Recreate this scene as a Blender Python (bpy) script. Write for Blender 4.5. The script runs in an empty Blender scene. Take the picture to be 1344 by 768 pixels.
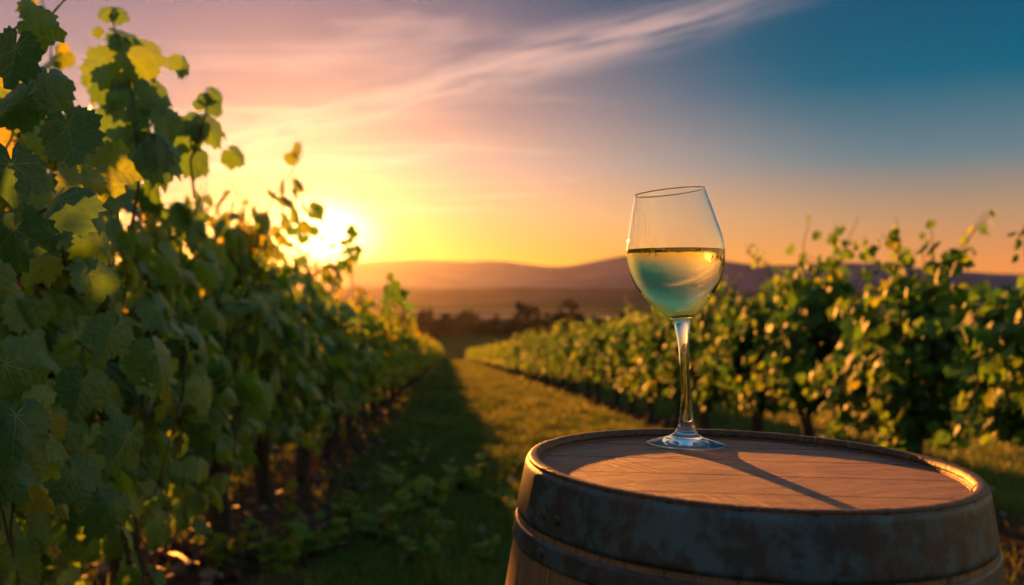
import bpy, math, random
import numpy as np
from mathutils import Vector, Matrix

R = math.radians
S = bpy.context.scene
COL = S.collection
rng = np.random.default_rng(7)
random.seed(7)

# ------------------------------------------------------------------ camera, sky, sun, exposure
FPX, HY = 1200.0, 388.0                      # focal length and horizon row, in pixels of a 1344 px wide frame
GZ, SLOPE, ROWDX = -0.95, 0.0625, 0.07       # ground below the lens, fall of the vineyard, drift of the rows
SUN_AZ, SUN_EL = R(-13.5), R(6.0)
SUN_DIR = Vector((math.sin(SUN_AZ)*math.cos(SUN_EL), math.cos(SUN_AZ)*math.cos(SUN_EL), math.sin(SUN_EL)))

cd = bpy.data.cameras.new('camera'); cam = bpy.data.objects.new('camera', cd); COL.objects.link(cam)
cd.sensor_width = 36; cd.lens = FPX/1344*36
cam.location = (0, 0, 0)
cam.rotation_euler = (R(90) + math.atan((HY-384)/FPX), 0, 0)
cd.clip_start = 0.02; cd.clip_end = 20000
cd.dof.use_dof = True; cd.dof.focus_distance = 1.0; cd.dof.aperture_fstop = 4.5
S.camera = cam

S.render.engine = 'CYCLES'
S.view_settings.view_transform = 'Standard'; S.view_settings.look = 'None'
S.view_settings.gamma = 1; S.view_settings.use_curve_mapping = False
S.view_settings.exposure = 2.0
S.cycles.use_denoising = True
S.cycles.denoiser = 'OPENIMAGEDENOISE'
S.cycles.max_bounces = 16; S.cycles.transmission_bounces = 14; S.cycles.diffuse_bounces = 6
S.cycles.glossy_bounces = 6; S.cycles.volume_bounces = 0; S.cycles.transparent_max_bounces = 16
S.cycles.sample_clamp_indirect = 6; S.cycles.blur_glossy = 0.3
S.cycles.use_adaptive_sampling = True; S.cycles.adaptive_threshold = 0.015

SKY_GAIN = 0.25                              # 1 / 2**exposure: the graded sky is written in display-linear values


class NT:
    """small helper to write node trees"""
    def __init__(s, tree):
        s.t = tree; s.n = tree.nodes; s.l = tree.links
    def new(s, typ, **kw):
        n = s.n.new(typ)
        for k, v in kw.items(): setattr(n, k, v)
        return n
    def put(s, sock, v):
        if v is None: return
        if isinstance(v, bpy.types.NodeSocket): s.l.new(v, sock)
        elif isinstance(v, bpy.types.Node): s.l.new(v.outputs[0], sock)
        else:
            if isinstance(v, (tuple, list)) and len(v) == 3 and len(sock.default_value) == 4: v = (*v, 1)
            sock.default_value = v
    def m(s, op, a, b=None, c=None, clamp=False):
        n = s.new('ShaderNodeMath', operation=op, use_clamp=clamp)
        for i, v in enumerate((a, b, c)): s.put(n.inputs[i], v)
        return n.outputs[0]
    def vm(s, op, a, b=None, out=0):
        n = s.new('ShaderNodeVectorMath', operation=op)
        s.put(n.inputs[0], a); s.put(n.inputs[1], b)
        return n.outputs[out]
    def comb(s, x, y, z=0.0):
        n = s.new('ShaderNodeCombineXYZ')
        for i, v in enumerate((x, y, z)): s.put(n.inputs[i], v)
        return n.outputs[0]
    def sep(s, v):
        n = s.new('ShaderNodeSeparateXYZ'); s.put(n.inputs[0], v); return n.outputs
    def ss(s, v, a, b, lo=0.0, hi=1.0):
        n = s.new('ShaderNodeMapRange', interpolation_type='SMOOTHSTEP')
        s.put(n.inputs[0], v)
        for i, q in zip((1, 2, 3, 4), (a, b, lo, hi)): s.put(n.inputs[i], q)
        return n.outputs[0]
    def mix(s, f, a, b, mode='MIX'):
        n = s.new('ShaderNodeMix', data_type='RGBA', blend_type=mode)
        s.put(n.inputs[0], f); s.put(n.inputs[6], a); s.put(n.inputs[7], b)
        return n.outputs[2]
    def ramp(s, v, stops, interp='LINEAR'):
        n = s.new('ShaderNodeValToRGB'); cr = n.color_ramp; cr.interpolation = interp
        while len(cr.elements) < len(stops): cr.elements.new(0.5)
        for e, (p, c) in zip(cr.elements, stops):
            e.position = p; e.color = (*c, 1) if len(c) == 3 else c
        s.put(n.inputs[0], v); return n.outputs[0]
    def noise(s, vec=None, scale=5.0, detail=4.0, rough=0.55, dist=0.0, dim='3D', out=0):
        n = s.new('ShaderNodeTexNoise', noise_dimensions=dim)
        if vec is not None: s.put(n.inputs['Vector'], vec)
        s.put(n.inputs['Scale'], scale); s.put(n.inputs['Detail'], detail)
        s.put(n.inputs['Roughness'], rough); s.put(n.inputs['Distortion'], dist)
        return n.outputs[out]
    def scale(s, vec, v):
        return s.vm('MULTIPLY', vec, v)
    def bump(s, h, strength=0.3, distance=0.01, normal=None):
        n = s.new('ShaderNodeBump'); s.put(n.inputs['Height'], h)
        n.inputs['Strength'].default_value = strength; n.inputs['Distance'].default_value = distance
        if normal is not None: s.put(n.inputs['Normal'], normal)
        return n.outputs[0]


# --- sky: Nishita air plus a dusk grade and cirrus, all by direction
W = bpy.data.worlds.new('World'); S.world = W; W.use_nodes = True
t = NT(W.node_tree); t.n.clear()
sky = t.new('ShaderNodeTexSky', sky_type='NISHITA', sun_disc=False)
sky.sun_elevation = SUN_EL; sky.sun_rotation = SUN_AZ; sky.altitude = 100; sky.dust_density = 2.0
D = t.vm('NORMALIZE', t.new('ShaderNodeTexCoord').outputs['Generated'])
dx, dy, dz = t.sep(D)
el = t.m('MULTIPLY', t.m('ARCSINE', dz), 180/math.pi)               # degrees
azr = t.m('SUBTRACT', t.m('ARCTAN2', dx, dy), R(-11.6))
az = t.m('MULTIPLY', azr, 180/math.pi)                              # degrees right of the sun
elp = t.m('DIVIDE', t.m('MAXIMUM', el, 0.0), 90.0)
d9 = lambda d: d/90.0
ramp_sun = t.ramp(elp, [(d9(0), (1.0, .42, .035)), (d9(2.2), (1.0, .43, .06)), (d9(5), (.94, .51, .23)), (d9(8), (.76, .47, .36)),
                        (d9(11.5), (.52, .325, .31)), (d9(17), (.32, .225, .28)), (d9(30), (.20, .26, .40)), (d9(90), (.12, .26, .44))])
ramp_far = t.ramp(elp, [(d9(0), (.95, .27, .05)), (d9(1.8), (.86, .30, .08)), (d9(4.5), (.53, .30, .155)), (d9(8), (.145, .225, .26)),
                        (d9(12.5), (.0, .125, .215)), (d9(18), (.0, .078, .165)), (d9(35), (.06, .24, .40)), (d9(90), (.09, .25, .42))])
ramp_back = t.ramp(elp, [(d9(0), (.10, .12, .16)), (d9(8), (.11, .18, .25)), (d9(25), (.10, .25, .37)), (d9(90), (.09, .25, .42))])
ramp_side = t.ramp(elp, [(d9(0), (1.5, .78, .20)), (d9(6), (1.5, .90, .30)), (d9(14), (1.1, .80, .40)), (d9(32), (.34, .40, .42)), (d9(90), (.10, .25, .42))])  # out-of-view side sky, like the overhead stops, brightened to fill the vines
aaz = t.m('ABSOLUTE', az)
# the blue comes in on the right of the sun; on its left the mauve lasts longer
azs = t.m('ADD', az, t.m('MULTIPLY', t.m('SUBTRACT', t.m('MINIMUM', el, 22.0), 6.0), .95))
far_r = t.ss(azs, 4.0, 38.0)
far_l = t.ss(az, -26.0, -75.0)
grade = t.mix(t.m('MAXIMUM', far_r, far_l), ramp_sun, ramp_far)
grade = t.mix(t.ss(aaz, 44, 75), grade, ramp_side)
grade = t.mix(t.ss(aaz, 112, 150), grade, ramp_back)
# glow of the sun behind thin air, drawn a little towards the open end of the rows
ang = t.m('SQRT', t.m('ADD', t.m('POWER', t.m('MULTIPLY', az, .62), 2.0), t.m('POWER', t.m('SUBTRACT', el, 3.8), 2.0)))
def gauss(sig): return t.m('EXPONENT', t.m('MULTIPLY', t.m('POWER', t.m('DIVIDE', ang, sig), 2.0), -1.0))
glow = t.mix(1.0, t.mix(gauss(1.45), (0, 0, 0), (6.0, 4.4, 1.7)), t.mix(gauss(4.2), (0, 0, 0), (.42, .18, .02)), 'ADD')
glow = t.mix(1.0, glow, t.mix(gauss(10.0), (0, 0, 0), (.14, .045, .0)), 'ADD')
# cirrus on a flat layer far overhead
iz = t.m('DIVIDE', 1.0, t.m('MAXIMUM', dz, 0.03))
u = t.m('MULTIPLY', dx, iz); v = t.m('MULTIPLY', dy, iz)
along = t.m('ADD', t.m('MULTIPLY', u, .681), t.m('MULTIPLY', v, -.732))
acr = t.m('ADD', t.m('MULTIPLY', u, .732), t.m('MULTIPLY', v, .681))
wob = t.m('SUBTRACT', t.noise(t.comb(along, acr), 0.9, 3), .5)
acw = t.m('ADD', acr, t.m('MULTIPLY', wob, .35))
fib = t.noise(t.comb(t.m('MULTIPLY', along, .8), t.m('MULTIPLY', acw, 4.2)), 1.6, 6, .62, .4)
dist = t.m('SUBTRACT', acw, 2.70)
wid = t.ss(along, -5.5, -1.6, .34, .20)
band = t.m('EXPONENT', t.m('MULTIPLY', t.m('POWER', t.m('DIVIDE', dist, wid), 2.0), -1.0))
band = t.m('MULTIPLY', band, t.m('MULTIPLY', t.ss(along, -1.2, -2.4), t.ss(along, -9.0, -5.0)))
band = t.m('MULTIPLY', band, t.ss(fib, .30, .58))
soft = t.noise(t.comb(t.m('ADD', t.m('MULTIPLY', u, .55), 3.1), t.m('MULTIPLY', v, .95)), 1.25, 5, .55, .5)
left = t.m('MULTIPLY', t.ss(az, 22.0, 2.0), t.ss(el, 3.2, 6.0))
veil = t.m('MULTIPLY', t.ss(soft, .50, .74), left)
low = t.noise(t.comb(t.m('MULTIPLY', u, .22), t.m('MULTIPLY', v, .9)), 2.1, 4, .5, .3)
streak = t.m('MULTIPLY', t.m('MULTIPLY', t.ss(low, .54, .70), t.ss(el, 14, 9)), t.m('MULTIPLY', t.ss(az, 12, -2), t.ss(el, 4.6, 6.5)))
cl_col = t.mix(t.ss(el, 6, 15), (.98, .70, .46), (.74, .47, .41))
cl_col = t.mix(t.ss(az, 12, 36), cl_col, (.52, .40, .41))
grade = t.mix(t.m('MULTIPLY', band, .95), grade, cl_col)
grade = t.mix(t.m('MULTIPLY', veil, .8), grade, cl_col)
grade = t.mix(t.m('MULTIPLY', streak, .8), grade, (1.0, .74, .48))
tot = t.mix(1.0, grade, glow, 'ADD')
b1 = t.new('ShaderNodeBackground'); t.put(b1.inputs[0], tot); b1.inputs[1].default_value = SKY_GAIN * .96
b2 = t.new('ShaderNodeBackground'); t.put(b2.inputs[0], sky.outputs[0]); b2.inputs[1].default_value = 0.0003
ad = t.new('ShaderNodeAddShader'); t.l.new(b1.outputs[0], ad.inputs[0]); t.l.new(b2.outputs[0], ad.inputs[1])
wo = t.new('ShaderNodeOutputWorld'); t.l.new(ad.outputs[0], wo.inputs['Surface'])
W.cycles.sampling_method = 'MANUAL'; W.cycles.sample_map_resolution = 1024

sl = bpy.data.lights.new('sun', 'SUN'); so = bpy.data.objects.new('sun', sl); COL.objects.link(so)
sl.energy = 5.0; sl.angle = R(0.53); sl.color = (1.0, .33, .045)
so.rotation_euler = SUN_DIR.to_track_quat('Z', 'Y').to_euler()


# ------------------------------------------------------------------ helpers
def at(px, py, Y):
    """world point seen at photo pixel (px, py) at depth Y"""
    return np.array([(px-672)/FPX*Y, Y, (HY-py)/FPX*Y])

def ground_z(y, x=0.0):
    y = np.asarray(y, float)
    near = GZ - SLOPE*y
    far = -11.6 + 0.9*np.sin(y/190.0+.6)*np.clip((y-260)/400, 0, 1)
    k = np.clip((y-112)/70, 0, 1); k = k*k*(3-2*k)
    return near*(1-k) + far*k

def mesh(name, V, F, mats, parent=None, smooth=True, uv=None, attr=None, matidx=None):
    me = bpy.data.meshes.new(name)
    V = np.asarray(V, np.float32); 
    if isinstance(F, np.ndarray):
        nf, k = F.shape
        me.vertices.add(len(V)); me.vertices.foreach_set('co', V.ravel())
        me.loops.add(nf*k); me.loops.foreach_set('vertex_index', F.ravel().astype(np.int32))
        me.polygons.add(nf); me.polygons.foreach_set('loop_start', np.arange(0, nf*k, k, dtype=np.int32))
    else:
        me.from_pydata(V.tolist(), [], F)
    if uv is not None:
        l = me.uv_layers.new(name='UVMap'); l.data.foreach_set('uv', np.asarray(uv, np.float32).ravel())
    if attr is not None:
        for k2, a in attr.items():
            at_ = me.attributes.new(k2, 'FLOAT', 'POINT'); at_.data.foreach_set('value', np.asarray(a, np.float32))
    me.update(calc_edges=True); me.validate()
    me.polygons.foreach_set('use_smooth', np.full(len(me.polygons), smooth))
    if not isinstance(mats, (list, tuple)): mats = [mats]
    for m_ in mats: me.materials.append(m_)
    if matidx is not None: me.polygons.foreach_set('material_index', np.asarray(matidx, np.int32))
    o = bpy.data.objects.new(name, me); COL.objects.link(o)
    if parent is not None: o.parent = parent
    return o

def thing(name, label, cat, loc=(0, 0, 0), rotz=0.0, group=None):
    o = bpy.data.objects.new(name, None); COL.objects.link(o)
    o.location = loc; o.rotation_euler = (0, 0, rotz); o.empty_display_size = .1
    return tag(o, label, cat, group)

def tag(o, label, cat, group=None, kind=None):
    if label: o['label'] = label
    if cat: o['category'] = cat
    if group: o['group'] = group
    if kind: o['kind'] = kind
    return o

def lathe(prof, n=128, z0=0.0):
    """closed-in-angle surface of revolution; prof = [(r, z)]; returns V, F(quads)"""
    P = np.asarray(prof, float); a = np.linspace(0, 2*math.pi, n, endpoint=False)
    V = np.stack([np.outer(P[:, 0], np.cos(a)), np.outer(P[:, 0], np.sin(a)), np.repeat(P[:, 1][:, None], n, 1)+z0], -1).reshape(-1, 3)
    i = np.arange(len(P)-1)[:, None]*n; j = np.arange(n)[None]; j2 = (j+1) % n
    F = np.stack([i+j, i+j2, i+n+j2, i+n+j], -1).reshape(-1, 4)
    return V, F

def tube(pts, rad, n=8, cap=True):
    pts = np.asarray(pts, float); k = len(pts); rad = np.broadcast_to(np.asarray(rad, float), (k,))
    T = np.gradient(pts, axis=0); T /= np.linalg.norm(T, axis=1)[:, None]+1e-9
    ref = np.array([1, 0, 0]) if abs(T[0][0]) < .8 else np.array([0, 1, 0])
    V = []; a = np.linspace(0, 2*math.pi, n, endpoint=False)
    for p, tt, r in zip(pts, T, rad):
        b = np.cross(tt, ref); b /= np.linalg.norm(b)+1e-9; c = np.cross(tt, b)
        V.append(p + r*(np.outer(np.cos(a), b)+np.outer(np.sin(a), c)))
    V = np.concatenate(V)
    i = np.arange(k-1)[:, None]*n; j = np.arange(n)[None]; j2 = (j+1) % n
    F = np.stack([i+j, i+n+j, i+n+j2, i+j2], -1).reshape(-1, 4)
    return V, F

class Soup:
    """collects pieces of ONE mesh with equal polygon size"""
    def __init__(s): s.V = []; s.F = []; s.n = 0
    def add(s, V, F):
        s.V.append(V); s.F.append(np.asarray(F)+s.n); s.n += len(V)
    def get(s): return np.concatenate(s.V), np.concatenate(s.F)


# ------------------------------------------------------------------ materials
def mat(name):
    m = bpy.data.materials.new(name); m.use_nodes = True
    k = NT(m.node_tree); k.n.clear()
    out = k.new('ShaderNodeOutputMaterial')
    return m, k, out

def principled(k, out=None, **kw):
    if kw.get('Roughness') in (.95, 1.0):           # dry earth, fields and hills: plain rough diffuse
        b = k.new('ShaderNodeBsdfDiffuse')
        k.put(b.inputs['Color'], kw['Base_Color']); b.inputs['Roughness'].default_value = .6
        if 'Normal' in kw: k.put(b.inputs['Normal'], kw['Normal'])
        if out is not None: k.l.new(b.outputs[0], out.inputs['Surface'])
        return b
    b = k.new('ShaderNodeBsdfPrincipled')
    for q, v_ in kw.items(): k.put(b.inputs[q.replace('_', ' ')], v_)
    if out is not None: k.l.new(b.outputs[0], out.inputs['Surface'])
    return b

def leaf_material(name, veins):
    m, k, out = mat(name)
    tint = k.new('ShaderNodeAttribute', attribute_name='tint').outputs['Fac']
    pos = k.new('ShaderNodeNewGeometry').outputs['Position']
    mott = k.noise(pos, 55, 3)
    tv = k.m('ADD', tint, k.m('MULTIPLY', k.m('SUBTRACT', mott, .5), .25))
    col = k.ramp(tv, [(0, (.020, .056, .016)), (.4, (.052, .108, .013)), (.75, (.110, .135, .014)), (1, (.17, .14, .018))])
    tr = k.ramp(tv, [(0, (.020, .065, .005)), (.3, (.065, .13, .007)), (.5, (.12, .175, .008)), (.8, (.22, .205, .009)), (1, (.30, .21, .011))])
    nrm = None
    rough = k.m('ADD', .34 if veins else .52, k.m('MULTIPLY', mott, .25))
    if veins:
        uvn = k.new('ShaderNodeUVMap', uv_map='UVMap').outputs[0]
        al, pe, _ = k.sep(uvn)
        w1 = k.m('MULTIPLY', k.m('SUBTRACT', 1.25, al), .022)
        prim = k.ss(k.m('DIVIDE', pe, w1), 1.0, .45)
        fr = k.m('ABSOLUTE', k.m('SUBTRACT', k.m('FRACT', k.m('MULTIPLY', k.m('SUBTRACT', al, k.m('MULTIPLY', pe, .8)), 4.6)), .5))
        sec = k.m('MULTIPLY', k.ss(fr, .05, .012), .45)
        ve = k.m('MAXIMUM', prim, sec)
        cell = k.noise(k.scale(uvn, (1, 1, 1)), 26, 3, .6)
        ht = k.m('SUBTRACT', k.m('MULTIPLY', cell, .55), k.m('MULTIPLY', ve, .8))
        fold = k.m('MULTIPLY', k.ss(fr, .0, .5), .28)
        cell = k.noise(uvn, 9, 5, .7, .6)
        nrm = k.bump(k.m('ADD', ht, fold), .6, .005)
        col = k.mix(k.m('MULTIPLY', ve, .55), col, (.17, .22, .06))
        tr = k.mix(k.m('MULTIPLY', ve, .45), tr, (.10, .12, .01))
    b = principled(k, Base_Color=col, Roughness=rough)
    b.inputs['Specular IOR Level'].default_value = .34 if veins else .10
    tl = k.new('ShaderNodeBsdfTranslucent'); k.put(tl.inputs[0], tr)
    if nrm is not None: k.put(b.inputs['Normal'], nrm); k.put(tl.inputs['Normal'], nrm)
    mx = k.new('ShaderNodeAddShader')
    k.l.new(b.outputs[0], mx.inputs[0]); k.l.new(tl.outputs[0], mx.inputs[1]); k.l.new(mx.outputs[0], out.inputs['Surface'])
    return m

M = {}
M['leaf_near'] = leaf_material('vine leaf veined', True)
M['leaf'] = leaf_material('vine leaf', False)

def bark_material(name, c1, c2):
    m, k, out = mat(name)
    oc = k.new('ShaderNodeTexCoord').outputs['Object']
    n1 = k.noise(k.scale(oc, (30, 30, 5)), 1.0, 6, .65, .6)
    n2 = k.noise(oc, 9, 3)
    col = k.mix(k.ss(n1, .35, .7), c1, c2)
    col = k.mix(k.m('MULTIPLY', n2, .4), col, (.05, .055, .03))
    principled(k, out, Base_Color=col, Roughness=.9, Normal=k.bump(n1, .9, .02))
    return m
M['bark'] = bark_material('vine bark', (.014, .010, .008), (.06, .042, .032))
M['cane'] = bark_material('cane bark', (.05, .03, .015), (.13, .075, .03))

def ground_material():
    m, k, out = mat('vineyard soil and turf')
    pos = k.new('ShaderNodeNewGeometry').outputs['Position']
    x, y, z = k.sep(pos)
    q = k.m('ADD', x, k.m('MULTIPLY', y, ROWDX))
    n1 = k.noise(pos, 1.3, 5, .6); n2 = k.noise(pos, 11, 5, .65); n3 = k.noise(pos, 70, 3)
    # distance from the nearest vine row (rows at q = -5.0, -1.1, 2.8, 6.7)
    dq = k.m('ABSOLUTE', k.m('SUBTRACT', k.m('FRACT', k.m('DIVIDE', k.m('ADD', q, 1.1 + 3.9*50.5), 3.9)), .5))
    dq = k.m('MULTIPLY', dq, 3.9)
    soilm = k.ss(k.m('ADD', dq, k.m('MULTIPLY', k.m('SUBTRACT', n1, .5), .7)), .62, .34)
    soil = k.ramp(n2, [(.25, (.026, .019, .014)), (.5, (.055, .038, .027)), (.72, (.11, .075, .054))])
    turf = k.ramp(k.m('ADD', k.m('MULTIPLY', n1, .6), k.m('MULTIPLY', n2, .4)), [(.3, (.018, .036, .008)), (.5, (.040, .068, .012)), (.7, (.085, .095, .02))])
    col = k.mix(soilm, turf, soil)
    # fields down in the valley
    fx = k.scale(pos, (.0032, .0085, 0))
    vor = k.new('ShaderNodeTexVoronoi'); k.put(vor.inputs['Vector'], fx); vor.inputs['Scale'].default_value = 1.0
    fr, fg, fb = k.sep(vor.outputs['Color'])
    field = k.ramp(fr, [(.0, (.035, .055, .018)), (.3, (.05, .07, .022)), (.35, (.42, .23, .15)), (.6, (.48, .27, .18)), (.65, (.06, .06, .03)), (1, (.10, .085, .04))], 'CONSTANT')
    field = k.mix(.15, field, k.ramp(k.noise(k.scale(pos, (.02, .05, 0)), 1, 5), [(.3, (.03, .045, .015)), (.7, (.16, .12, .06))]))
    meadow = k.mix(k.noise(pos, .06, 4), (.03, .05, .015), (.085, .085, .03))
    col = k.mix(k.ss(y, 118, 132), col, meadow)
    col = k.mix(k.ss(y, 300, 340), col, field)
    principled(k, out, Base_Color=col, Roughness=.95, Normal=k.bump(k.m('ADD', n2, k.m('MULTIPLY', n3, .3)), .8, .04))
    return m
M['ground'] = ground_material()

def hill_material(name, a, b_):
    m, k, out = mat(name)
    pos = k.new('ShaderNodeNewGeometry').outputs['Position']
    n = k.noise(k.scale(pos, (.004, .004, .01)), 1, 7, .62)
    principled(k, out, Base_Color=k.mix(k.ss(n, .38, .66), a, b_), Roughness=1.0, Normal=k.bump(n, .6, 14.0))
    return m
M['hill'] = hill_material('haze-tinted wooded hill', (.045, .052, .11), (.085, .085, .15))  # blue-mauve of distance haze put into the hills' own colour
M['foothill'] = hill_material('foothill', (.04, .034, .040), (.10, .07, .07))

def grass_material():
    m, k, out = mat('grass blades')
    tint = k.new('ShaderNodeAttribute', attribute_name='tint').outputs['Fac']
    col = k.ramp(tint, [(0, (.026, .075, .012)), (.5, (.058, .128, .018)), (.85, (.11, .16, .03)), (1, (.22, .18, .06))])
    b = principled(k, Base_Color=col, Roughness=.55)
    tl = k.new('ShaderNodeBsdfTranslucent'); k.put(tl.inputs[0], k.ramp(tint, [(0, (.07, .13, .012)), (1, (.28, .25, .04))]))
    mx = k.new('ShaderNodeMixShader'); mx.inputs[0].default_value = .4
    k.l.new(b.outputs[0], mx.inputs[1]); k.l.new(tl.outputs[0], mx.inputs[2]); k.l.new(mx.outputs[0], out.inputs['Surface'])
    return m
M['grass'] = grass_material()

def clod_material():
    m, k, out = mat('soil clods')
    pos = k.new('ShaderNodeNewGeometry').outputs['Position']
    col = k.ramp(k.noise(pos, 6, 4), [(.3, (.04, .027, .02)), (.55, (.10, .065, .048)), (.75, (.18, .125, .10))])
    principled(k, out, Base_Color=col, Roughness=.95, Normal=k.bump(k.noise(pos, 60, 4), .6, .01))
    return m
M['clod'] = clod_material()

def wood_head_material():
    m, k, out = mat('barrel head oak')
    oc = k.new('ShaderNodeTexCoord').outputs['Object']
    x, y, z = k.sep(oc)
    # boards run across; each board has its own grain direction
    bd = k.m('FLOOR', k.m('DIVIDE', k.m('ADD', y, 5.03), .082))
    h = k.m('FRACT', k.m('MULTIPLY', k.m('SINE', k.m('MULTIPLY', bd, 12.9898)), 437.58))
    angr = k.m('MULTIPLY', k.m('SUBTRACT', h, .5), .9)
    cs, sn = k.m('COSINE', angr), k.m('SINE', angr)
    gx = k.m('ADD', k.m('MULTIPLY', x, cs), k.m('MULTIPLY', y, sn))
    gy = k.m('SUBTRACT', k.m('MULTIPLY', y, cs), k.m('MULTIPLY', x, sn))
    warp = k.noise(oc, 7, 3)
    gyw = k.m('ADD', gy, k.m('MULTIPLY', k.m('SUBTRACT', warp, .5), .05))
    fine = k.noise(k.comb(k.m('MULTIPLY', gx, 14), k.m('MULTIPLY', gyw, 120), h), 1.0, 6, .72)
    mid = k.noise(k.comb(k.m('MULTIPLY', gx, 4), k.m('MULTIPLY', gyw, 34), h), 1.0, 5, .65)
    ray = k.noise(k.comb(k.m('MULTIPLY', k.m('ADD', gx, k.m('MULTIPLY', gy, .35)), 210), k.m('MULTIPLY', gyw, 9), h), 1.0, 2, .5)
    stain = k.noise(oc, 5.5, 4, .6)
    seam = k.m('ABSOLUTE', k.m('SUBTRACT', k.m('FRACT', k.m('DIVIDE', k.m('ADD', y, 5.03), .082)), .5))
    seamm = k.ss(k.m('ADD', seam, k.m('MULTIPLY', k.m('SUBTRACT', warp, .5), .03)), .470, .488)
    col = k.ramp(k.m('ADD', k.m('ADD', k.m('MULTIPLY', mid, .45), k.m('MULTIPLY', fine, .38)), k.m('MULTIPLY', ray, .17)), [(.34, (.050, .020, .012)), (.48, (.19, .072, .036)), (.63, (.37, .165, .085))])
    col = k.mix(k.m('MULTIPLY', k.ss(stain, .48, .72), .55), col, (.12, .075, .06))
    col = k.mix(k.m('MULTIPLY', h, .38), col, (.14, .075, .05))
    col = k.mix(k.m('MULTIPLY', seamm, .85), col, (.02, .013, .01))
    hh = k.m('ADD', k.m('ADD', k.m('MULTIPLY', fine, .6), k.m('MULTIPLY', mid, .5)), k.m('MULTIPLY', ray, .45))
    hh = k.m('SUBTRACT', hh, k.m('MULTIPLY', seamm, .8))
    b = principled(k, out, Base_Color=col, Roughness=.62, Normal=k.bump(hh, 1.0, .010))
    b.inputs['Specular IOR Level'].default_value = .45
    return m
M['head'] = wood_head_material()

def wood_stave_material():
    m, k, out = mat('barrel stave oak')
    oc = k.new('ShaderNodeTexCoord').outputs['Object']
    x, y, z = k.sep(oc)
    an = k.m('ARCTAN2', y, x)
    st = k.m('MULTIPLY', k.m('ADD', an, math.pi), 24/(2*math.pi))
    h = k.m('FRACT', k.m('MULTIPLY', k.m('SINE', k.m('MULTIPLY', k.m('FLOOR', st), 78.233)), 437.58))
    fine = k.noise(k.comb(k.m('MULTIPLY', st, 30), k.m('MULTIPLY', z, 14), h), 1, 5, .6, .2)
    stain = k.noise(oc, 9, 4, .6)
    seam = k.ss(k.m('ABSOLUTE', k.m('SUBTRACT', k.m('FRACT', st), .5)), .485, .498)
    col = k.ramp(fine, [(.28, (.065, .032, .018)), (.5, (.17, .085, .045)), (.72, (.28, .15, .085))])
    col = k.mix(k.m('MULTIPLY', h, .35), col, (.07, .04, .025))
    col = k.mix(k.m('MULTIPLY', k.ss(stain, .5, .75), .6), col, (.05, .035, .028))
    col = k.mix(seam, col, (.012, .01, .008))
    b = principled(k, out, Base_Color=col, Roughness=.6, Normal=k.bump(k.m('SUBTRACT', fine, seam), .5, .002))
    return m
M['stave'] = wood_stave_material()

def hoop_material():
    m, k, out = mat('weathered hoop iron')
    oc = k.new('ShaderNodeTexCoord').outputs['Object']
    x, y, z = k.sep(oc)
    an = k.m('ARCTAN2', y, x)
    strk = k.noise(k.comb(k.m('MULTIPLY', an, 90), k.m('MULTIPLY', z, 22)), 1, 5, .65, .3)
    pat = k.noise(k.comb(k.m('MULTIPLY', an, 5.5), k.m('MULTIPLY', z, 22)), 1.0, 6, .68, .3)
    pat2 = k.noise(oc, 60, 8, .75)
    f = k.ss(k.m('ADD', k.m('MULTIPLY', pat, .55), k.m('MULTIPLY', pat2, .45)), .45, .57)
    dark = k.mix(strk, (.008, .009, .012), (.026, .024, .026))
    pale = k.mix(strk, (.016, .044, .060), (.050, .100, .122))
    col = k.mix(f, dark, pale)
    rust = k.ss(k.noise(k.scale(oc, (40, 40, 9)), 1, 6, .7), .46, .66)
    col = k.mix(k.m('MULTIPLY', rust, .16), col, (.13, .055, .024))
    b = principled(k, out, Base_Color=col, Metallic=0.0, Roughness=k.m('ADD', .45, k.m('MULTIPLY', strk, .25)),
                   Normal=k.bump(k.m('ADD', k.m('MULTIPLY', strk, .8), k.m('MULTIPLY', pat2, .5)), .5, .0016))
    return m
M['hoop'] = hoop_material()

def chime_material():
    m, k, out = mat('chime oak, worn edge')
    oc = k.new('ShaderNodeTexCoord').outputs['Object']
    x, y, z = k.sep(oc)
    an = k.m('ARCTAN2', y, x)
    st = k.m('MULTIPLY', k.m('ADD', an, math.pi), 24/(2*math.pi))
    fine = k.noise(k.comb(k.m('MULTIPLY', an, 60), k.m('MULTIPLY', z, 130), k.m('MULTIPLY', k.m('LENGTH', 0), 1) if False else 0.0), 1, 5, .65)
    pores = k.noise(oc, 420, 2)
    seam = k.ss(k.m('ABSOLUTE', k.m('SUBTRACT', k.m('FRACT', st), .5)), .49, .499)
    col = k.ramp(fine, [(.3, (.022, .013, .009)), (.55, (.07, .038, .024)), (.75, (.16, .09, .055))])
    col = k.mix(k.ss(pores, .55, .75), col, (.06, .035, .025))
    col = k.mix(k.m('MULTIPLY', seam, .8), col, (.02, .014, .01))
    b = principled(k, out, Base_Color=col, Roughness=.55, Normal=k.bump(k.m('ADD', fine, k.m('MULTIPLY', pores, .3)), .45, .0015))
    b.inputs['Specular IOR Level'].default_value = .22
    return m
M['chime'] = chime_material()

def glass_material(name, ior, color, rough=0.0):
    m, k, out = mat(name)
    b = principled(k, out, Base_Color=color, Roughness=rough, IOR=ior)
    b.inputs['Transmission Weight'].default_value = 1.0
    return m
M['glass'] = glass_material('clear glass', 1.47, (.985, .995, .99))
M['wine'] = glass_material('white wine', 1.34, (1.0, .78, .28))
M['bubble'] = glass_material('bubble in wine', 0.80, (1, 1, 1))

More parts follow.
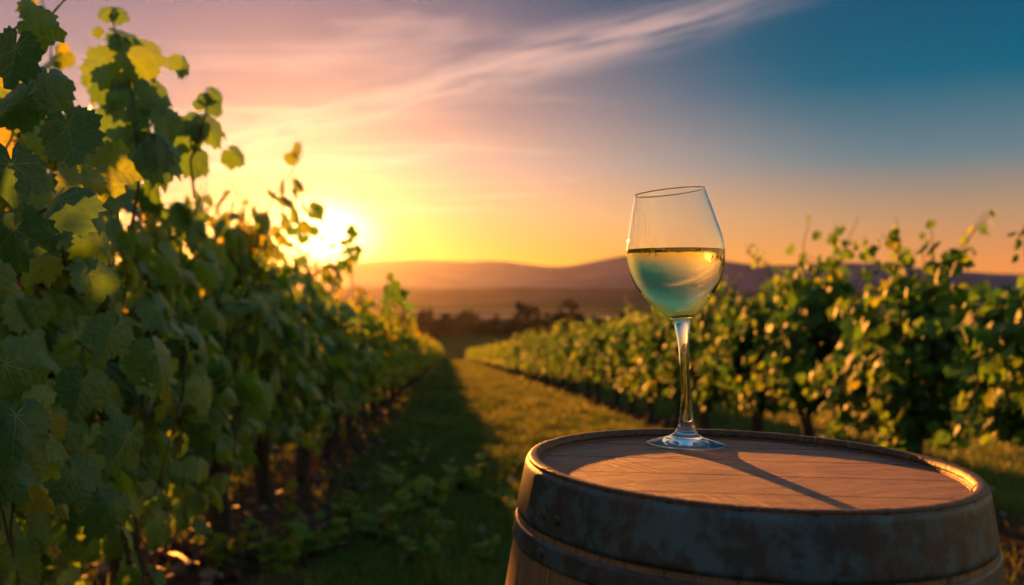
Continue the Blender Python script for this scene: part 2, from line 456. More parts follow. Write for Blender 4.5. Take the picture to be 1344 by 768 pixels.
def flat_material(name, c, rough=.6, trans=None):
    m, k, out = mat(name)
    n = k.noise(k.new('ShaderNodeTexCoord').outputs['Object'], 120, 3)
    col = k.mix(k.m('MULTIPLY', n, .5), c, tuple(q*.6 for q in c))
    b = principled(k, Base_Color=col, Roughness=rough)
    if trans:
        tl = k.new('ShaderNodeBsdfTranslucent'); k.put(tl.inputs[0], trans)
        mx = k.new('ShaderNodeMixShader'); mx.inputs[0].default_value = .4
        k.l.new(b.outputs[0], mx.inputs[1]); k.l.new(tl.outputs[0], mx.inputs[2]); k.l.new(mx.outputs[0], out.inputs['Surface'])
    else: k.l.new(b.outputs[0], out.inputs['Surface'])
    return m
M['petal'] = flat_material('yellow petal', (.85, .50, .12), .5, (.9, .5, .1))
M['dry'] = flat_material('dry leaf', (.15, .085, .045), .7)
M['stem'] = flat_material('green stem', (.06, .09, .03), .6)
M['croze'] = flat_material('shadow black oak', (.02, .014, .01), .9)

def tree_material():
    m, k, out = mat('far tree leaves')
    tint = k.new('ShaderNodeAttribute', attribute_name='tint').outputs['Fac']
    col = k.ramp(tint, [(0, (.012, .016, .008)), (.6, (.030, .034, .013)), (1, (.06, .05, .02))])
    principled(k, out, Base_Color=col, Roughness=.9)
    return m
M['tree'] = tree_material()


# ------------------------------------------------------------------ ground, hills, haze
def axis(lo, hi, n, k, c=0.0):
    s = np.linspace(np.arcsinh((lo-c)/k), np.arcsinh((hi-c)/k), n); return np.sinh(s)*k + c
gx = axis(-3300, 3300, 120, 4.0); gy = axis(-200, 5400, 260, 8.0, 4.0)
X, Y = np.meshgrid(gx, gy)
Z = ground_z(Y)
q = X + ROWDX*Y
nearf = np.clip(1-(np.abs(Y-10)/110), 0, 1)
Z = Z + nearf*(.018*np.sin(q*3.1+.7*Y)+.012*np.sin(Y*2.3-1.7*q))
n_, m_ = X.shape
i = np.arange(n_-1)[:, None]*m_; j = np.arange(m_-1)[None]
F = np.stack([i+j, i+j+1, i+m_+j+1, i+m_+j], -1).reshape(-1, 4)
g = mesh('ground', np.stack([X, Y, Z], -1).reshape(-1, 3), F, M['ground'])
tag(g, 'grassy vineyard ground falling away to a valley of fields', 'ground', kind='structure')

def ridge(name, table, Yc, halfdepth, seed, material, rough):
    """a range of hills: crest heights given as (photo x, photo y) seen at depth Yc"""
    tb = np.array(table, float)
    xs = np.linspace(-3200, 3200, 260); ys = np.linspace(-1, 1, 36)
    Xg, T = np.meshgrid(xs, ys)
    crest = np.interp(672+FPX*xs/Yc, tb[:, 0], tb[:, 1]); crest = (HY-crest)/FPX*Yc
    ker = np.ones(5)/5; crest = np.convolve(np.pad(crest, 2, 'edge'), ker, 'valid')
    rr = np.random.default_rng(seed)
    base = -16.0
    prof = np.cos(T*math.pi/2)**1.4
    Zg = base + (crest[None]-base)*prof
    for _ in range(26):
        kx, ky = rr.normal()*.006*rough, rr.normal()*5; ph = rr.random()*6.28
        Zg += prof*(1-prof)*np.sin(kx*Xg+ky*T+ph)*3.2
    Yg = Yc + T*halfdepth + 60*np.sin(Xg/430+seed)
    n2, m2 = Xg.shape
    i = np.arange(n2-1)[:, None]*m2; j = np.arange(m2-1)[None]
    F = np.stack([i+j, i+j+1, i+m2+j+1, i+m2+j], -1).reshape(-1, 4)
    return mesh(name, np.stack([Xg, Yg, Zg], -1).reshape(-1, 3), F, material)
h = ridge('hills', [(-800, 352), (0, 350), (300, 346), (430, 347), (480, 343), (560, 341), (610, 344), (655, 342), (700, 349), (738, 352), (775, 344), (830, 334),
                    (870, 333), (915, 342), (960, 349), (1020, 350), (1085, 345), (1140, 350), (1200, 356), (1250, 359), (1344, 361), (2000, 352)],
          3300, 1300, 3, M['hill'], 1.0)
tag(h, 'hazy rounded hills along the horizon', 'hills', kind='structure')
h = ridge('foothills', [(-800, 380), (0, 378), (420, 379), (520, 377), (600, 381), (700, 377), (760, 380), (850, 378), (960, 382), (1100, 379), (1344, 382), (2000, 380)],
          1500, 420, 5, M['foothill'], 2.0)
tag(h, 'low dark foothills across the valley', 'hills', kind='structure')

def haze():
    m, k, out = mat('dusk haze')
    v_ = k.new('ShaderNodeVolumePrincipled')
    v_.inputs['Color'].default_value = (.93, .90, .92, 1)
    v_.inputs['Density'].default_value = 0.000010
    v_.inputs['Anisotropy'].default_value = 0.86
    k.l.new(v_.outputs[0], out.inputs['Volume'])
    x0, x1, y0, y1, z0, z1 = -3500, 3500, -230, 5600, -20, 160
    V = [(x, y, z) for z in (z0, z1) for x, y in ((x0, y0), (x1, y0), (x1, y1), (x0, y1))]
    F = [(3, 2, 1, 0), (4, 5, 6, 7), (0, 1, 5, 4), (1, 2, 6, 5), (2, 3, 7, 6), (3, 0, 4, 7)]
    o = mesh('haze', V, F, m, smooth=False)
    tag(o, 'thin warm dusk haze over the vineyard and valley', 'haze', kind='stuff')
haze()


# ------------------------------------------------------------------ leaves
def leaf_template(nt, rings, seed, fold, curl, wave):
    """grape leaf: petiole at the origin, tip along +y, face +z. returns V, F(tris), UV(per loop)"""
    rr = np.random.default_rng(seed)
    # radius by angle from the tip
    ka = np.radians([0, 20, 30, 48, 66, 78, 98, 122, 140, 160, 174, 180])
    kr = np.array([1.0, .80, .76, .90, .70, .66, .70, .56, .55, .48, .33, .10])
    kr = kr*(1+rr.normal(size=len(kr))*.035)
    n = nt*2
    ph = np.linspace(-math.pi, math.pi, n+1)
    r = np.interp(np.abs(ph), ka, kr)
    if nt > 12:
        tooth = np.where(np.arange(n+1) % 2 == 0, 1.075, .94) + rr.normal(size=n+1)*.03
        r = r*np.where(np.abs(ph) > 2.9, 1, tooth)
    P = [np.zeros((1, 2))]
    fr = np.linspace(0, 1, rings+1)[1:]
    for f in fr:
        rf = r if f == 1 else np.interp(np.abs(ph), ka, kr)
        P.append(np.stack([np.sin(ph)*rf*f, np.cos(ph)*rf*f], -1))
    P = np.concatenate(P)
    F = []
    k = n+1
    for a in range(n): F.append((0, 1+a+1, 1+a))
    for ri in range(rings-1):
        b0, b1 = 1+ri*k, 1+(ri+1)*k
        for a in range(n):
            F.append((b0+a, b0+a+1, b1+a+1)); F.append((b0+a, b1+a+1, b1+a))
    F = np.array(F)
    x, y = P[:, 0], P[:, 1]
    rad = np.hypot(x, y); phi = np.arctan2(x, y)
    z = -fold*np.abs(x) - curl*(rad**2) + wave*np.sin(phi*3+seed)*rad**2 + .5*wave*np.sin(phi*7+seed*2)*rad**2
    # vein coordinates: distance along, and away from, the nearest main vein, constant per face
    va = np.radians([0, 48, -48, 98, -98, 145, -145])
    vd = np.stack([np.sin(va), np.cos(va)], -1)
    cen = P[F].mean(1)
    cx = cen@vd.T; perp = np.abs(cen[:, :1]*vd[None, :, 1]-cen[:, 1:]*vd[None, :, 0]); perp[cx < 0] = 9
    near = perp.argmin(1)
    pf = P[F]                                    # nf,3,2
    d = vd[near][:, None]
    ua = (pf*d).sum(-1); up = np.abs(pf[..., 0]*d[..., 1]-pf[..., 1]*d[..., 0])
    return np.stack([x, y, z], -1), F, np.stack([ua, up], -1)

T_NEAR = [leaf_template(nt_, 4, s, f, c, w) for nt_, s, f, c, w in ((21, 1, .22, .16, .13), (19, 2, .05, .34, .15), (22, 3, .42, .10, .10), (20, 4, .12, .48, .10), (18, 5, -.22, .20, .16), (21, 6, .60, .22, .08), (20, 7, .30, .40, .14))]
T_MID = [leaf_template(9, 1, s, f, c, w) for s, f, c, w in ((1, .2, .12, .07), (2, .08, .25, .1), (3, .32, .06, .06), (4, -.12, .2, .1))]
T_FAR = [leaf_template(4, 1, s, f, c, w) for s, f, c, w in ((1, .22, .12, .07), (2, -.1, .25, .1))]

def norm(a): return a/(np.linalg.norm(a, axis=-1, keepdims=True)+1e-9)

def leaves_mesh(name, pos, tip, nor, size, tint, templates, material, parent, rr):
    """one mesh of many leaves"""
    y = norm(tip - (tip*norm(nor)).sum(-1, keepdims=True)*norm(nor)); z = norm(nor); x = np.cross(y, z)
    B = np.stack([x, y, z], -1)                      # columns
    which = rr.integers(0, len(templates), len(pos))
    Vs, Fs, Us, As = [], [], [], []; n0 = 0
    for w, (tv, tf, tu) in enumerate(templates):
        ids = np.nonzero(which == w)[0]
        if not len(ids): continue
        asp = np.ones((len(ids), 1, 3)); asp[:, 0, 0] = rr.uniform(.85, 1.12, len(ids)); asp[:, 0, 2] = rr.uniform(.5, 1.5, len(ids))
        L = tv[None]*asp*size[ids][:, None, None]
        Wv = np.einsum('nij,nkj->nki', B[ids], L) + pos[ids][:, None]
        k = len(tv)
        Vs.append(Wv.reshape(-1, 3))
        Fs.append((tf[None]+(np.arange(len(ids))*k)[:, None, None]+n0).reshape(-1, 3)); n0 += len(ids)*k
        Us.append(np.broadcast_to(tu[None], (len(ids), *tu.shape)).reshape(-1, 2))
        As.append(np.repeat(tint[ids], k))
    return mesh(name, np.concatenate(Vs), np.concatenate(Fs), material, parent, uv=np.concatenate(Us), attr={'tint': np.concatenate(As)})


# ------------------------------------------------------------------ vines
def cane_path(rr, H, low, kind, sp=.62):
    s = rr.choice([-1, 1])
    p = np.array([rr.normal()*.05, rr.uniform(-sp, sp), rr.uniform(.62, .98)*H*.62])
    if kind == 'up': d = np.array([s*rr.uniform(0, .22), rr.uniform(-.25, .25), 1.0]); g, L = rr.uniform(.0, .5), rr.uniform(.55, 1.0)*H*.62
    elif kind == 'arch': d = np.array([s*rr.uniform(.35, .8), rr.uniform(-.5, .5), 1.0]); g, L = rr.uniform(1.6, 3.2), rr.uniform(.8, 1.25)
    else: d = np.array([s*rr.uniform(.5, 1.), rr.uniform(-.5, .5), rr.uniform(-.1, .4)]); g, L = rr.uniform(1.2, 2.5), rr.uniform(.5, .8)
    n = 14; ds = L/n; d = norm(d); pts = [p]
    for _ in range(n):
        d = d + np.array([rr.normal()*.12, rr.normal()*.12, -g*ds]); d = norm(d)
        q = pts[-1] + d*ds
        if abs(q[0]) > .42: q[0] = np.sign(q[0])*.42; d[0] *= .2
        if q[2] < low: break
        pts.append(q)
    return np.array(pts)

def vine_geometry(rr, H, low, ncane, per, fill, lsize, sp=.62, dt=0.0):
    """local frame: y along the row, x across it, z up from the ground"""
    canes = []; P, T, N, Sz, Ti = [], [], [], [], []
    kinds = ['up']*int(ncane*.42) + ['arch']*int(ncane*.36) + ['hang']*(ncane-int(ncane*.42)-int(ncane*.36))
    lows = low + rr.uniform(-.08, .12)
    for kd in kinds:
        c = cane_path(rr, H, lows, kd, sp)
        if len(c) < 4: continue
        canes.append(c)
        tt = np.sort(rr.uniform(.08, 1, per)); idx = tt*(len(c)-1)
        for q, tq in zip(idx, tt):
            a = int(min(q, len(c)-2)); p = c[a]+(c[a+1]-c[a])*(q-a)
            side = np.array([rr.normal(), rr.normal(), rr.normal()*.5]); side = norm(side)*rr.uniform(.02, .10)
            P.append(p+side); sx = np.sign(p[0]+side[0]*.8) or 1
            N.append([sx*rr.uniform(.2, 1.1), rr.normal()*.55, rr.uniform(-.1, .9)])
            T.append([sx*rr.uniform(0, .6), rr.normal()*.55, -1+rr.normal()*.35])
            Sz.append(lsize*rr.uniform(.55, 1.12)*(1-.45*tq**3)); Ti.append(np.clip(rr.normal()*.2+.34+.25*tq, 0, 1))
    for _ in range(fill):
        z_ = rr.uniform(lows+.05, H*.86); w = .33*math.sin(math.pi*np.clip((z_-lows+.25)/(H-lows+.3), .1, .95))
        sx = rr.choice([-1, 1]); P.append(np.array([sx*w*rr.uniform(.15, 1.0), rr.uniform(-1, 1)*sp*1.08, z_]))
        N.append([sx*rr.uniform(.3, 1.1), rr.normal()*.5, rr.uniform(-.1, .8)]); T.append([sx*rr.uniform(0, .5), rr.normal()*.5, -1])
        Sz.append(lsize*rr.uniform(.6, 1.15)); Ti.append(np.clip(rr.normal()*.15+.3, 0, 1))
    return canes, np.array(P), np.array(T), np.array(N), np.array(Sz), np.clip(np.array(Ti)+dt, 0, 1)

def trunk_mesh(rr, name, H, parent, rad=.052, n=10):
    k = 14; t_ = np.linspace(0, 1, k)
    hh = H*.60
    lean = rr.normal()*.07; ly = rr.normal()*.10
    pts = np.stack([lean*np.sin(t_*2.2)+rr.normal(size=k)*.006, ly*t_**1.3+.025*np.sin(t_*5+rr.random()*6), -.06+t_*(hh+.06)], -1)
    ra = rad*(1.2-.5*t_+.28*np.exp(-t_*11))*(1+rr.normal(size=k)*.06)
    V, F = tube(pts, ra, n)
    sp = Soup(); sp.add(V + rr.normal(size=V.shape)*.003, F)
    for s in (-1, 1):                            # the two arms of the head along the wire
        e = np.array([rr.normal()*.03, s*rr.uniform(.45, .6), hh+rr.uniform(.02, .1)])
        q = np.linspace(0, 1, 7)[:, None]
        pp = pts[-2]*(1-q)+e*q; pp[:, 2] += .07*np.sin(q[:, 0]*math.pi); pp += rr.normal(size=pp.shape)*.006
        sp.add(*tube(pp, np.linspace(rad*.62, rad*.28, 7), n))
    V, F = sp.get()
    return mesh(name, V, F, M['bark'], parent)

def build_vine(rr, H, low, lod, lsize=.088, loc=(0, 0, 0), rot=0, extra=None, rad=.045, sp=.62, dt=0.0):
    root = thing('grapevine', '', 'grapevine', loc, rot)
    ncane, per, fill = {'near': (30, 16, 170), 'midleft': (30, 16, 190), 'mid': (40, 22, 520), 'far': (24, 10, 130)}[lod]
    sz = lsize*{'near': 1, 'mid': 1.04, 'midleft': 1.1, 'far': 1.45}[lod]
    canes, P, T, N, Sz, Ti = vine_geometry(rr, H, low, ncane, per, fill, sz, sp, dt)
    if extra is not None:
        eP, eT, eN, eS, eTi, ecanes = extra
        # heroes are given in world space: bring them into the vine's frame
        Mi = np.array((Matrix.Translation(loc) @ Matrix.Rotation(rot, 4, 'Z')).inverted())
        R3 = Mi[:3, :3]
        P = np.concatenate([P, eP@R3.T+Mi[:3, 3]]); T = np.concatenate([T, eT@R3.T]); N = np.concatenate([N, eN@R3.T])
        Sz = np.concatenate([Sz, eS]); Ti = np.concatenate([Ti, eTi]); canes = canes+[c@R3.T+Mi[:3, 3] for c in ecanes]
    trunk_mesh(rr, 'trunk', H, root, rad, 12 if lod == 'near' else 8)
    if lod != 'far':
        sp = Soup()
        for c in canes: sp.add(*tube(c, np.linspace(.0048, .0018, len(c))*max(1, loc[1]/4.5), 5))
        V, F = sp.get(); mesh('canes', V, F, M['cane'], root)
    leaves_mesh('foliage', P, T, N, Sz, Ti, {'near': T_NEAR, 'mid': T_MID, 'midleft': T_MID, 'far': T_FAR}[lod],
                M['leaf_near'] if lod == 'near' else M['leaf'], root, rr)
    return root

def copy_tree(o, loc, rot, scale=(1, 1, 1)):
    r = o.copy(); COL.objects.link(r); r.location = loc; r.rotation_euler = (0, 0, rot); r.scale = scale
    for ch in o.children:
        c = ch.copy(); COL.objects.link(c); c.parent = r
    return r

ROT = math.atan(ROWDX)                          # local +y runs down the row
def row_pt(q, y): return (q-ROWDX*y, y, float(ground_z(y)))

# hand-set leaves and shoots at the left edge of the frame: (px, py, length px, tip angle clockwise from straight down, depth, tint, face turn)
HERO = [(62, 100, 62, 10, 1.50, .25, .2), (88, 165, 70, -20, 1.48, .2, .1), (20, 62, 66, 15, 1.36, .1, 0), (45, 30, 50, -60, 1.44, .55, .5), (28, 130, 60, 30, 1.42, .2, -.2),
        (75, 262, 84, -6, 1.46, .22, -.5), (118, 358, 62, -8, 1.52, .3, .8), (55, 340, 52, 20, 1.62, .8, .2), (132, 222, 60, -75, 1.70, .7, .4), (105, 235, 60, 10, 1.66, .7, 0),
        (130, 315, 46, 25, 1.60, .35, 1.0), (20, 300, 70, 15, 1.40, .1, .2), (15, 215, 70, -10, 1.38, .15, .2),
        (8, 478, 66, -78, 1.30, .3, .1), (30, 520, 64, -70, 1.33, .72, .3), (22, 545, 80, 0, 1.29, .18, .1), (8, 615, 60, -25, 1.28, .25, -.3), (40, 585, 60, -20, 1.38, .8, .2),
        (60, 600, 50, 15, 1.45, .85, .3), (150, 430, 58, 10, 1.75, .3, .3), (205, 460, 60, -15, 1.95, .4, .2), (110, 500, 60, 5, 1.7, .2, 0), (170, 570, 62, 15, 1.85, .3, .4),
        (95, 620, 60, -10, 1.6, .2, .1), (150, 660, 58, 10, 1.8, .25, .2)]
hP, hT, hN, hS, hTi = [], [], [], [], []
for px, py, ln, an, dep, ti, turn in HERO:
    dep *= .87
    ln *= .84; turn += random.uniform(-.7, .9); an += random.uniform(-22, 22)
    hP.append(at(px, py, dep)); a = R(an)
    hT.append([-math.sin(a), -.15, -math.cos(a)]); hN.append([.35+turn*.8, -1, random.uniform(-.1, .9)])
    hS.append(ln/FPX*dep); hTi.append(ti*.8)
hcanes = [np.array([at(-60, 440, 1.25), at(-20, 490, 1.27), at(4, 520, 1.29), at(24, 545, 1.30)]),
          np.array([at(-60, 330, 1.40), at(0, 300, 1.42), at(60, 275, 1.46), at(110, 270, 1.5)])]
hero = (np.array(hP), np.array(hT, float), np.array(hN, float), np.array(hS), np.array(hTi), hcanes)
# two free shoots above the hedge
def shoot(path, dep, leaves):
    P, T, N, S_, Ti = [], [], [], [], []
    for px, py, ln, an, ti, turn in leaves:
        P.append(at(px, py, dep)); a = R(an); T.append([-math.sin(a), -.1, -math.cos(a)]); N.append([.3+turn, -1, .4]); S_.append(ln/FPX*dep*.9); Ti.append(ti*.6)
    return (np.array(P), np.array(T, float), np.array(N, float), np.array(S_), np.array(Ti), [np.array([at(x, y, dep) for x, y in path])])
shoot1 = shoot([(172, 300), (182, 240), (178, 180), (172, 120), (160, 70), (150, 40), (146, 15)], 2.25,
               [(147, 14, 22, 70, .5, .2), (152, 18, 20, -80, .4, .1), (130, 38, 14, 40, .7, .3), (155, 45, 34, -85, .2, .2), (160, 52, 24, 10, .3, .5), (180, 66, 48, -40, .75, .2), (150, 78, 52, 22, .6, .4),
                (155, 100, 54, 15, .3, 0), (175, 122, 56, -15, .3, .1), (200, 118, 40, -25, .5, .7), (165, 150, 54, 10, .35, .3), (180, 190, 70, 20, .25, 0), (205, 190, 60, -12, .3, .4), (238, 80, 26, 0, .6, .9), (215, 155, 40, -30, .6, .5)])
shoot2 = shoot([(255, 260), (250, 210), (262, 175), (270, 150), (275, 125)], 2.75,
               [(276, 122, 20, -70, .3, .1), (272, 128, 16, 60, .4, .2), (280, 138, 20, -20, .3, .4), (262, 160, 32, 60, .3, .2), (270, 160, 40, -30, .5, .1), (250, 170, 38, 20, .45, .2), (262, 135, 14, 20, .4, .4), (305, 200, 26, -60, .5, .3), (250, 200, 40, -10, .4, .2), (235, 160, 24, 40, .3, .1)])
shoot3 = shoot([(402, 420), (405, 330), (410, 300), (416, 272)], 8.0, [(414, 270, 12, 60, .4, .1), (418, 272, 12, -60, .4, .2), (410, 280, 11, 20, .4, .2), (420, 280, 9, -20, .3, .1), (400, 296, 14, 40, .4, 0), (412, 300, 15, -10, .4, .3), (398, 310, 15, 10, .4, 0), (384, 300, 14, 30, .4, 0)])
shoot4 = shoot([(463, 430), (462, 355), (461, 320), (462, 300)], 10.4, [(462, 297, 9, 10, .3, .1), (460, 304, 9, 60, .3, .1), (464, 306, 10, -50, .3, .1), (460, 314, 10, 30, .3, 0), (452, 318, 9, 60, .3, 0), (467, 324, 10, -60, .3, .2), (470, 328, 9, -70, .3, .2), (459, 326, 12, 10, .3, 0), (465, 336, 12, -20, .3, 0), (458, 342, 13, 30, .3, .1), (450, 345, 13, 10, .3, .2)])
def merge(*es):
    return tuple(np.concatenate([e[i] for e in es]) for i in range(5)) + ([c for e in es for c in e[5]],)

ORD = ['first', 'second', 'third', 'fourth', 'fifth', 'sixth', 'seventh', 'eighth', 'ninth', 'tenth', 'eleventh', 'twelfth', 'thirteenth', 'fourteenth', 'fifteenth', 'sixteenth']
rv = np.random.default_rng(11)
GL, GR, GB = 'grapevines of the left row', 'grapevines of the right row', 'grapevines of the row behind the right row'
near_labels = ['nearest grapevine at the left frame edge, sharp toothed leaves filling the corner',
               'leafy grapevine with a tall free shoot rising into the sky, second in the left row',
               'grapevine with a shorter top shoot, third from the camera in the left row',
               'fourth grapevine from the camera in the left row, its foot hidden by leaves',
               'fifth grapevine from the camera in the left row, dark trunk showing below the leaves',
               'sixth grapevine from the camera in the left row, trunk standing in clods']
YL0, STEP = 0.8, 1.2
mid_l = None; mids, fars = [], []
ky = 0; y = YL0
while y < 124:
    idx = ky; H = 1.80 if ky < 5 else 1.60 + .06*math.sin(ky*2.3)
    if idx < 6:
        ex = {0: hero, 1: shoot1, 2: shoot2}.get(idx)

        o = build_vine(rv, H, .14 if idx < 3 else .40, 'near', loc=row_pt(-1.1, y), rot=ROT, extra=ex, rad=.046)
    elif idx < 10:
        o = build_vine(rv, H, .46, 'midleft', dt=.16, loc=row_pt(-1.1, y), rot=ROT, extra={6: shoot3, 8: shoot4}.get(idx)); mids.append(o)
    elif y < 34:
        src = mids[rv.integers(len(mids))]
        o = copy_tree(src, row_pt(-1.1, y+rv.normal()*.05), ROT+(math.pi if rv.random() < .5 else 0), (1, 1, rv.uniform(.84, 1.08)))
    else:
        if len(fars) < 4:
            o = build_vine(rv, 1.6, .50, 'far', dt=.10, loc=row_pt(-1.1, y), rot=ROT); fars.append(o)
        else:
            src = fars[rv.integers(len(fars))]
            o = copy_tree(src, row_pt(-1.1, y), ROT+(math.pi if rv.random() < .5 else 0), (1, 1, rv.uniform(.84, 1.08)))
    if idx < 6: lab = near_labels[idx]
    elif idx < 14: lab = f'{ORD[idx]} grapevine from the camera in the left row, under the sun glow'
    elif y < 60: lab = 'blurred grapevine further down the left row, past the sun'
    else: lab = 'small golden grapevine at the far end of the left row'
    tag(o, lab, 'grapevine', GL)
    ky += 1; y += STEP

# right row: bushier, lower vines
rmids, rfars = [], []
RH = [1.46, 1.58, 1.74, 1.68, 1.62, 1.54, 1.50, 1.56, 1.52, 1.54]
right_labels = ['nearest grapevine of the right row, cut off by the right frame edge',
                'grapevine of the right row, second from the right frame edge',
                'tallest grapevine of the right row, third from the right frame edge',
                'first grapevine standing wholly right of the wine glass bowl',
                'grapevine half hidden behind the right side of the wine glass bowl',
                'grapevine straight behind the bowl of the wine glass']
def top_shoot(rr, loc, H, n=9, up=.28):
    """a wispy shoot above a vine, in world space"""
    b = np.array(loc)+np.array([rr.normal()*.08, rr.normal()*.2, H*.62]); tq = np.linspace(0, 1, 9)
    path = b+np.stack([rr.normal()*.06*tq, rr.normal()*.06*tq, (up*1.3+H*.26)*tq], -1)
    ids = rr.uniform(.5, 1, n)
    P = np.stack([np.interp(ids, tq, path[:, a]) for a in range(3)], -1)+rr.normal(size=(n, 3))*.03
    T = np.stack([rr.normal(size=n), rr.normal(size=n), -1+rr.normal(size=n)*.6], -1); N = np.stack([rr.normal(size=n), -np.ones(n), rr.uniform(0, 1, n)], -1)
    return P, T, N, rr.uniform(.04, .075, n), rr.uniform(.3, .8, n), [path]
y = 4.15; idx = 0
while y < 124:
    if idx < 10:
        H = RH[idx]; loc = row_pt(2.8, y)
        ex = top_shoot(rv, loc, H, 14, .30 if idx else .16) if idx in (0, 1, 2) else (top_shoot(rv, loc, H, 7, .2) if idx % 2 == 0 else None)
        o = build_vine(rv, H, .40, 'mid', lsize=.074, loc=loc, rot=ROT, extra=ex, rad=.05, sp=.36, dt=-.22); rmids.append(o)
    elif y < 36:
        o = copy_tree(rmids[rv.integers(3, len(rmids))], row_pt(2.8, y+rv.normal()*.05), ROT+(math.pi if rv.random() < .5 else 0), (1, 1, rv.uniform(.9, 1.04)))
    elif len(rfars) < 4:
        o = build_vine(rv, 1.42, .40, 'far', loc=row_pt(2.8, y), rot=ROT, sp=.5, dt=-.06); rfars.append(o)
    else:
        o = copy_tree(rfars[rv.integers(len(rfars))], row_pt(2.8, y), ROT+(math.pi if rv.random() < .5 else 0), (1, 1, rv.uniform(.92, 1.06)))
    if idx < 6: lab = right_labels[idx]
    elif idx < 14: lab = f'{ORD[idx]} grapevine from the right frame edge in the right row'
    elif y < 60: lab = 'blurred golden grapevine along the middle stretch of the right row'
    else: lab = 'tiny golden grapevine at the far end of the right row'
    tag(o, lab, 'grapevine', GR)
    y += 1.42; idx += 1
y = 3.4                                         # row added beyond the left one, set close to shade ground behind its trunks
while y < 32:
    o = copy_tree(mids[rv.integers(len(mids))], row_pt(-3.4, y), ROT+(math.pi if rv.random() < .5 else 0), (1, 1, rv.uniform(.9, 1.0)))
    tag(o, 'dim grapevine of a row added behind the left row for shade, glimpsed between its trunks', 'grapevine', 'grapevines of the row added behind the left row')
    y += 1.25
# the next row beyond, seen through gaps between trunks
y = 9.0
while y < 34:
    o = copy_tree(rmids[rv.integers(len(rmids))], row_pt(6.7, y), ROT+(math.pi if rv.random() < .5 else 0), (1, 1, rv.uniform(.82, .92)))
    tag(o, 'dim grapevine of the row behind the right row, glimpsed through its gaps', 'grapevine', GB)
    y += 1.25


# ------------------------------------------------------------------ grass, clods, weeds, flower
def grass():
    rr = np.random.default_rng(5)
    Ps, Hs = [], []
    for y0, y1, n, hgt in ((2.0, 6.5, 90000, .085), (6.5, 14, 90000, .10), (14, 34, 70000, .13), (34, 126, 60000, .16)):
        yy = rr.uniform(y0, y1, n); qq = rr.uniform(-1.6, 8.5 if y0 < 14 else 4, n)
        dq = np.abs((qq+1.1+3.9*50.5) / 3.9 % 1 - .5)*3.9
        clump = .5+.5*np.sin(yy*3.7+2*np.sin(qq*2.9))*np.sin(qq*4.3+1.5*np.sin(yy*2.1))
        keep = (dq > .12+rr.random(n)*.55) & (rr.random(n) < .45+.55*clump)
        yy, qq, cl = yy[keep], qq[keep], clump[keep]
        Ps.append(np.stack([qq-ROWDX*yy, yy, ground_z(yy)-.01], -1)); Hs.append(hgt*rr.uniform(.4, 1.0, len(yy))*(.55+.8*cl))
    P = np.concatenate(Ps); H = np.concatenate(Hs); n = len(P)
    a = rr.uniform(0, 6.283, n); w = np.clip(H*.055, .0022, .02)*np.clip(P[:, 1]/7, .8, 4)
    side = np.stack([np.cos(a), np.sin(a), np.zeros(n)], -1)*w[:, None]
    bend = np.stack([rr.normal(size=n), rr.normal(size=n), np.zeros(n)], -1)*(H*.33)[:, None]
    up = np.array([0, 0, 1.0])
    v0, v1 = P-side, P+side
    m0, m1 = P+bend*.35+up*(H*.6)[:, None]-side*.7, P+bend*.35+up*(H*.6)[:, None]+side*.7
    tp = P+bend+up*H[:, None]
    V = np.stack([v0, v1, m0, m1, tp], 1).reshape(-1, 3)
    b = (np.arange(n)*5)[:, None, None]
    F = (np.array([[0, 1, 3], [0, 3, 2], [2, 3, 4]])[None]+b).reshape(-1, 3)
    tint = np.repeat(np.clip(rr.normal(size=n)*.22+.45+.2*np.sin(P[:, 1]*.9)*np.sin(P[:, 0]*1.1), 0, 1), 5)
    o = mesh('grass', V, F, M['grass'], attr={'tint': tint})
    tag(o, 'short grass of the strips between the vine rows', 'grass', kind='stuff')
grass()

def clods():
    rr = np.random.default_rng(9)
    import bmesh
    bm = bmesh.new(); bmesh.ops.create_icosphere(bm, subdivisions=1, radius=1)
    base = np.array([v_.co[:] for v_ in bm.verts]); fac = np.array([[v_.index for v_ in f.verts] for f in bm.faces]); bm.free()
    n = 3200
    yy = 2.5+27*rr.random(n)**1.6; row = rr.choice([-1.1, 2.8, 6.7], n, p=[.62, .3, .08])
    qq = row+rr.normal(size=n)*.36
    s = np.exp(rr.normal(size=n)*.55)*.016
    P = np.stack([qq-ROWDX*yy, yy, ground_z(yy)+s*.2], -1)
    V = base[None]*(1+rr.normal(size=(n, len(base), 1))*.22)*s[:, None, None]*np.stack([rr.uniform(.8, 1.5, n), rr.uniform(.8, 1.5, n), rr.uniform(.4, .9, n)], -1)[:, None]
    a = rr.uniform(0, 6.28, n); ca, sa = np.cos(a)[:, None], np.sin(a)[:, None]
    V = np.stack([V[..., 0]*ca-V[..., 1]*sa, V[..., 0]*sa+V[..., 1]*ca, V[..., 2]], -1)+P[:, None]
    F = (fac[None]+(np.arange(n)*len(base))[:, None, None]).reshape(-1, 3)
    o = mesh('soil_clods', V.reshape(-1, 3), F, M['clod'], smooth=False)
    tag(o, 'brown clods and stones on the bare soil under the vines', 'soil', kind='stuff')
clods()

def fallen():
    rr = np.random.default_rng(14); n = 700
    yy = 3+22*rr.random(n)**1.5; qq = rr.choice([-1.1, 2.8], n, p=[.6, .4])+rr.normal(size=n)*.62
    P = np.stack([qq-ROWDX*yy, yy, ground_z(yy)+rr.uniform(.01, .05, n)], -1)
    o = leaves_mesh('fallen_leaves', P, rr.normal(size=(n, 3))*np.array([1, 1, .2]), rr.normal(size=(n, 3))*.4+np.array([0, 0, 1]), rr.uniform(.03, .065, n), rr.uniform(.75, 1, n), T_MID, M['dry'], None, rr)
    tag(o, 'dry brown leaves fallen along the feet of the vines', 'fallen leaves', kind='stuff')
fallen()

